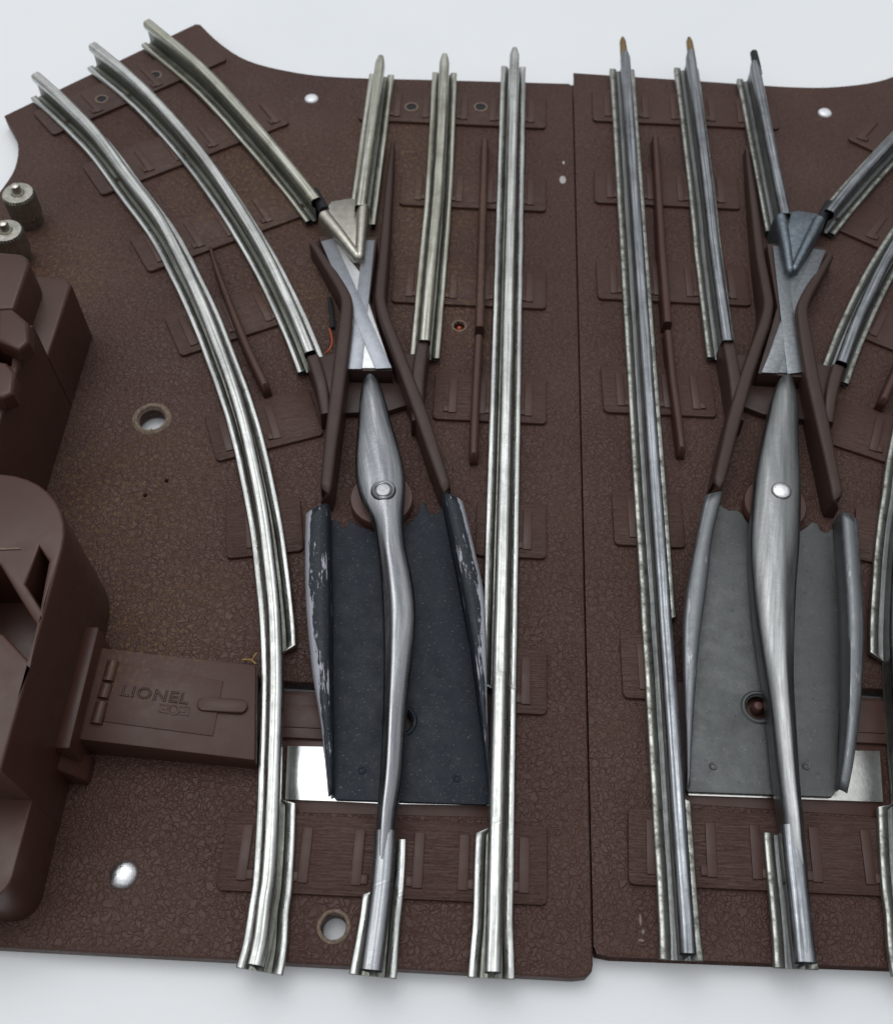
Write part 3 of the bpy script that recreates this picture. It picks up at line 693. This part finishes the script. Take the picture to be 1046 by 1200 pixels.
    for c0, base in ((lt[1], -90), (lt[0], 90)):
        for k in range(9):
            r = math.radians(base + k * 22.5); v = Vector(c0[:2]) + dv * math.cos(r) * 1.25 + nv * math.sin(r) * 1.25; pts.append((v.x, v.y))
    zz = [lt[1][2] + .75] * 9 + [lt[0][2] + .75] * 9
    o_ = prism('latch', pts, [z - 1.0 for z in zz], zz, 'plastic', .25); o_.parent = cv; o_.location = (0, 0, 0)
    if left:
        def outline_text(s, px, py, size, name, depth=.11):
            cu = bpy.data.curves.new('t', 'FONT'); cu.body = s; cu.size = size; cu.fill_mode = 'NONE'; cu.bevel_depth = depth; cu.bevel_resolution = 1; cu.resolution_u = 3; cu.space_character = 1.12
            tm = bpy.data.objects.new('t', cu); SC.collection.objects.link(tm)
            dg = bpy.context.evaluated_depsgraph_get(); dg.update()
            me = bpy.data.meshes.new_from_object(tm.evaluated_get(dg)); bpy.data.objects.remove(tm)
            o0 = Vector(onpl(px, py)); o1 = Vector(onpl(px + 80, py + 10.5)); X = (o1 - o0).normalized(); o2 = Vector(onpl(px + 3, py - 20)); Y = (o2 - o0); Y = (Y - X * Y.dot(X)).normalized(); Z = X.cross(Y)
            for v in me.vertices:
                c0 = v.co.copy(); v.co = o0 + X * c0.x * 1.14 + Y * c0.y + Z * (c0.z + .34)
            return finish(name, me, 'plastic', cv)
        l_ = outline_text('LIONEL', 140, 815, 2.75, 'raised_lettering'); l_.location = (0, 0, 0)
        def flat(pxs, name, h=.3, mt='plastic'):
            c_ = [onpl(*p) for p in pxs]
            o_ = prism(name, [q[:2] for q in c_], [q[2] for q in c_], [q[2] + .22 + h for q in c_], mt, .05); o_.parent = cv; o_.location = (0, 0, 0); return o_
        for q in ([(188, 825), (222, 829), (222, 830.5), (188, 826.5)], [(187, 834), (221, 838.5), (221, 840), (187, 835.5)], [(187, 825), (189, 825), (188, 835), (186, 835)], [(221, 829), (223, 829), (222, 840), (220, 840)]):
            flat(q, 'emblem_frame', .12)
        flat([(191, 828), (197, 829), (197, 833), (190, 832)], 'emblem', .12)
        q = onpl(204, 832.3); o_ = lathe('emblem', q[0], q[1], [(1.0, q[2]), (1.0, q[2] + .36), (.7, q[2] + .4), (.55, q[2] + .28), (.001, q[2] + .28)], 'plastic', n=20); o_.parent = cv; o_.location = (0, 0, 0)
        flat([(210, 831), (218, 832), (218, 836), (210, 835)], 'emblem', .12)
    # --- motor housing
    X0 = -63.5
    top = [(-140, 46.5), (X0, 46.5), (X0, 57), (X0, 80)] + [(X0 - 13.5 + 13.5 * math.cos(a), 82.5 + 13.8 * math.sin(a)) for a in [math.radians(d) for d in range(0, 91, 10)]] + [(-140, 97)]
    wells = [PL([(46, 640), (57, 657), (47, 712), (30, 684)], 32), PL([(-8, 662), (0, 662), (42, 731), (33, 774), (4, 742), (-40, 742), (-40, 662)], 32)]
    hs = plate('motor_housing', TL([(x, y) for x, y in top]), ZB - .2, 32, 'housing', [TL(w_) for w_ in wells], .5)
    ins = [(-139.6, 47.4), (X0 - .4, 47.4), (X0 - .4, 80)] + [(X0 - 13.6 + 13.0 * math.cos(a), 82.5 + 13.2 * math.sin(a)) for a in [math.radians(d) for d in range(0, 91, 10)]] + [(-139.6, 96.6)]
    o_ = prism('housing_floor', TL(ins), ZB, 19, 'housing', 0); o_.parent = hs; o_.location = (0, 0, 0)
    low = [(-139.9, 31.5)] + [(X0 - 4.04 + 4 * math.cos(a), 35.5 + 4 * math.sin(a)) for a in [math.radians(d) for d in range(-90, 1, 15)]] + [(X0 - .04, 50), (-139.9, 50)]
    o_ = plate('housing_foot', TL(low), ZB - .2, 18, 'housing', (), .35, parent=hs, seg=3); o_.location = (0, 0, 0)
    bx = P(72, 885, 14)[0]
    o_ = prism('housing_rib', TL([(X0 - .5, 56), (-61.2, 56), (-61.2, 77.6), (X0 - .5, 77.6)]), ZB, 14.5, 'housing', .5); o_.parent = hs; o_.location = (0, 0, 0)
    o_ = prism('housing_rib', TL([(X0 - .5, 53.5), (-60.2, 53.5), (-60.2, 58), (X0 - .5, 58)]), ZB, [12, 6, 6, 12], 'housing', .5); o_.parent = hs; o_.location = (0, 0, 0)
    # crease on the top
    q = PL([(0, 643), (24, 642.5), (24.5, 644), (0, 645)], 32)
    o_ = prism('mould_line', TL(q), 31.9, 32.25, 'burr', .05); o_.parent = hs; o_.location = (0, 0, 0)
    # controller tower
    X1 = -81.6
    tw = plate('terminal_tower', TL([(-140, 104), (-140, 96.8), (X1, 96.8), (X1, 131.5), (-140, 131.5)]), ZB - .2, 29, 'housing', [TL(PL([(-16, 396), (15, 404), (13, 428), (-18, 420)], 29))], .5)
    o_ = plate('tower_ledge', TL([(-140, 131.3), (X1, 131.3), (X1, 150.5), (X1 - 1.2, 151.8), (-140, 156)]), ZB - .2, 20, 'housing', (), .6, parent=tw); o_.location = (0, 0, 0)
    o_ = plate('tower_cap', TL([(-130, 131)] + [(-86.4, 135.5)] + [(-89.5 + 3 * math.cos(a), 146.5 + 3.4 * math.sin(a)) for a in [math.radians(d) for d in range(0, 91, 15)]] + [(-130, 151.5)]), 19.8, 28.5, 'housing', (), .7, parent=tw, seg=3); o_.location = (0, 0, 0)
    for bxx in (((-2, 362), (14, 361), (33, 377), (34, 400), (22, 410), (-4, 398)), ((-4, 422), (8, 424), (18, 436), (15, 460), (2, 466), (-12, 462))):
        pts = PL(bxx, 33); o_ = plate('tower_button', TL(pts), 28.8, 33, 'housing', (), .8, parent=tw, seg=4); o_.location = (0, 0, 0)
    # terminal nuts
    for cx, cy in ((P(21, 226, 12.5)), (P(7, 270, 12.5))):
        cx, cy = T((cx, cy))
        po = lathe('terminal_post', cx, cy, [(1.1, ZB), (1.1, 14.0), (.9, 14.6), (.5, 14.8), (.001, 14.8)], 'cast', n=20)
        lathe('terminal_nut', cx, cy, [(3.0, ZB), (3.0, 6.0), (3.4, 6.6), (3.45, 11.9), (3.2, 12.5), (1.6, 12.6), (1.15, 12.3)], 'nut', parent=po, n=64, knurl=.05, ang=20).location = (0, 0, 0)

build_switch('L')
build_switch('R')

# ------------------------------------------------------------------ stray bits
ROOT = None; ORG = Vector((0, 0, 0))
def strand(name, pts, r, mat, label, cat, parent=False):
    path = catmull(pts, .5)
    bm = bmesh.new(); rows = []
    for i, p in enumerate(path):
        a = Vector(path[max(i - 1, 0)]); b = Vector(path[min(i + 1, len(path) - 1)]); t_ = (b - a).normalized()
        u = t_.cross(Vector((0, 0, 1))).normalized() if abs(t_.z) < .95 else Vector((1, 0, 0)); v = t_.cross(u)
        rows.append([bm.verts.new(Vector(p) + (u * math.cos(q) + v * math.sin(q)) * r) for q in [2 * math.pi * k / 8 for k in range(8)]])
    for i in range(len(rows) - 1):
        for j in range(8): bm.faces.new((rows[i][j], rows[i][(j + 1) % 8], rows[i + 1][(j + 1) % 8], rows[i + 1][j]))
    bm.faces.new(rows[0]); bm.faces.new(rows[-1][::-1])
    o = bm_obj(name, bm, mat, parent)
    if label: o['label'] = label; o['category'] = cat
    return o
def W3(px, py, z): return (*P(px, py, z), z)
strand('straw_fragment', [W3(284, 773, 4.6), W3(293, 773, 5.5), W3(299, 777, 9.2)], .14, 'straw', 'short yellow straw lying flat against the corner of the lever cover', 'straw')
strand('straw_fragment', [W3(292, 776, 4.6), W3(297, 771, 5.6), W3(301, 765, 6.4)], .14, 'straw', 'thin upright straw sliver leaning on the bright outer curved rail', 'straw')
sw = [o for o in SC.objects if o.name == 'track_switch'][0]
ROOT = sw; ORG = sw.location.copy()
wr = strand('loose_wire', [W3(386, 350, 4.6), W3(389, 370, 6), W3(390, 385, 6.5)], .55, 'black', None, None, sw); wr.location = -ORG
wo = strand('bare_wire', [W3(386, 385, 6.4), W3(389, 398, 7.4), W3(387, 408, 7.8), W3(381, 414, 7.0)], .17, 'orange', None, None, sw); wo.location = -ORG
# loose dirt crumbs and dust grains lying on the two bases
bm = bmesh.new()
def crumb(x, y, z, r):
    vs = [bm.verts.new((x + r * random.uniform(.5, 1) * math.cos(a), y + r * random.uniform(.5, 1) * math.sin(a), z)) for a in (0, 1.3, 2.5, 3.8, 5.1)]
    tp = bm.verts.new((x, y, z + r * random.uniform(.5, .9)))
    for i in range(5): bm.faces.new((vs[i], vs[(i + 1) % 5], tp))
spots = [(500, 235, 22, 40, 5), (520, 325, 40, 25, 60), (160, 750, 40, 25, 40), (125, 120, 30, 12, 10), (60, 300, 30, 35, 40), (290, 190, 50, 40, 40), (240, 640, 90, 80, 45), (600, 500, 60, 300, 40), (880, 480, 120, 260, 60), (470, 150, 60, 40, 25), (350, 330, 30, 50, 30), (180, 560, 60, 60, 30)]
for cx, cy, sx_, sy_, n in spots:
    for k in range(n):
        q = P(random.gauss(cx, sx_ * .6), random.gauss(cy, sy_ * .6), ZB)
        if 22.5 < q[0] < 24 or q[1] > 240 or q[1] < 29 or q[0] < -110: continue
        crumb(q[0], q[1], ZB + .02, random.uniform(.07, .24))
o = bm_obj('dirt_crumbs', bm, 'crumb', False, False); o['kind'] = 'stuff'; o['label'] = 'tiny ochre dirt crumbs scattered over the brown plastic bases'; o['category'] = 'dirt'
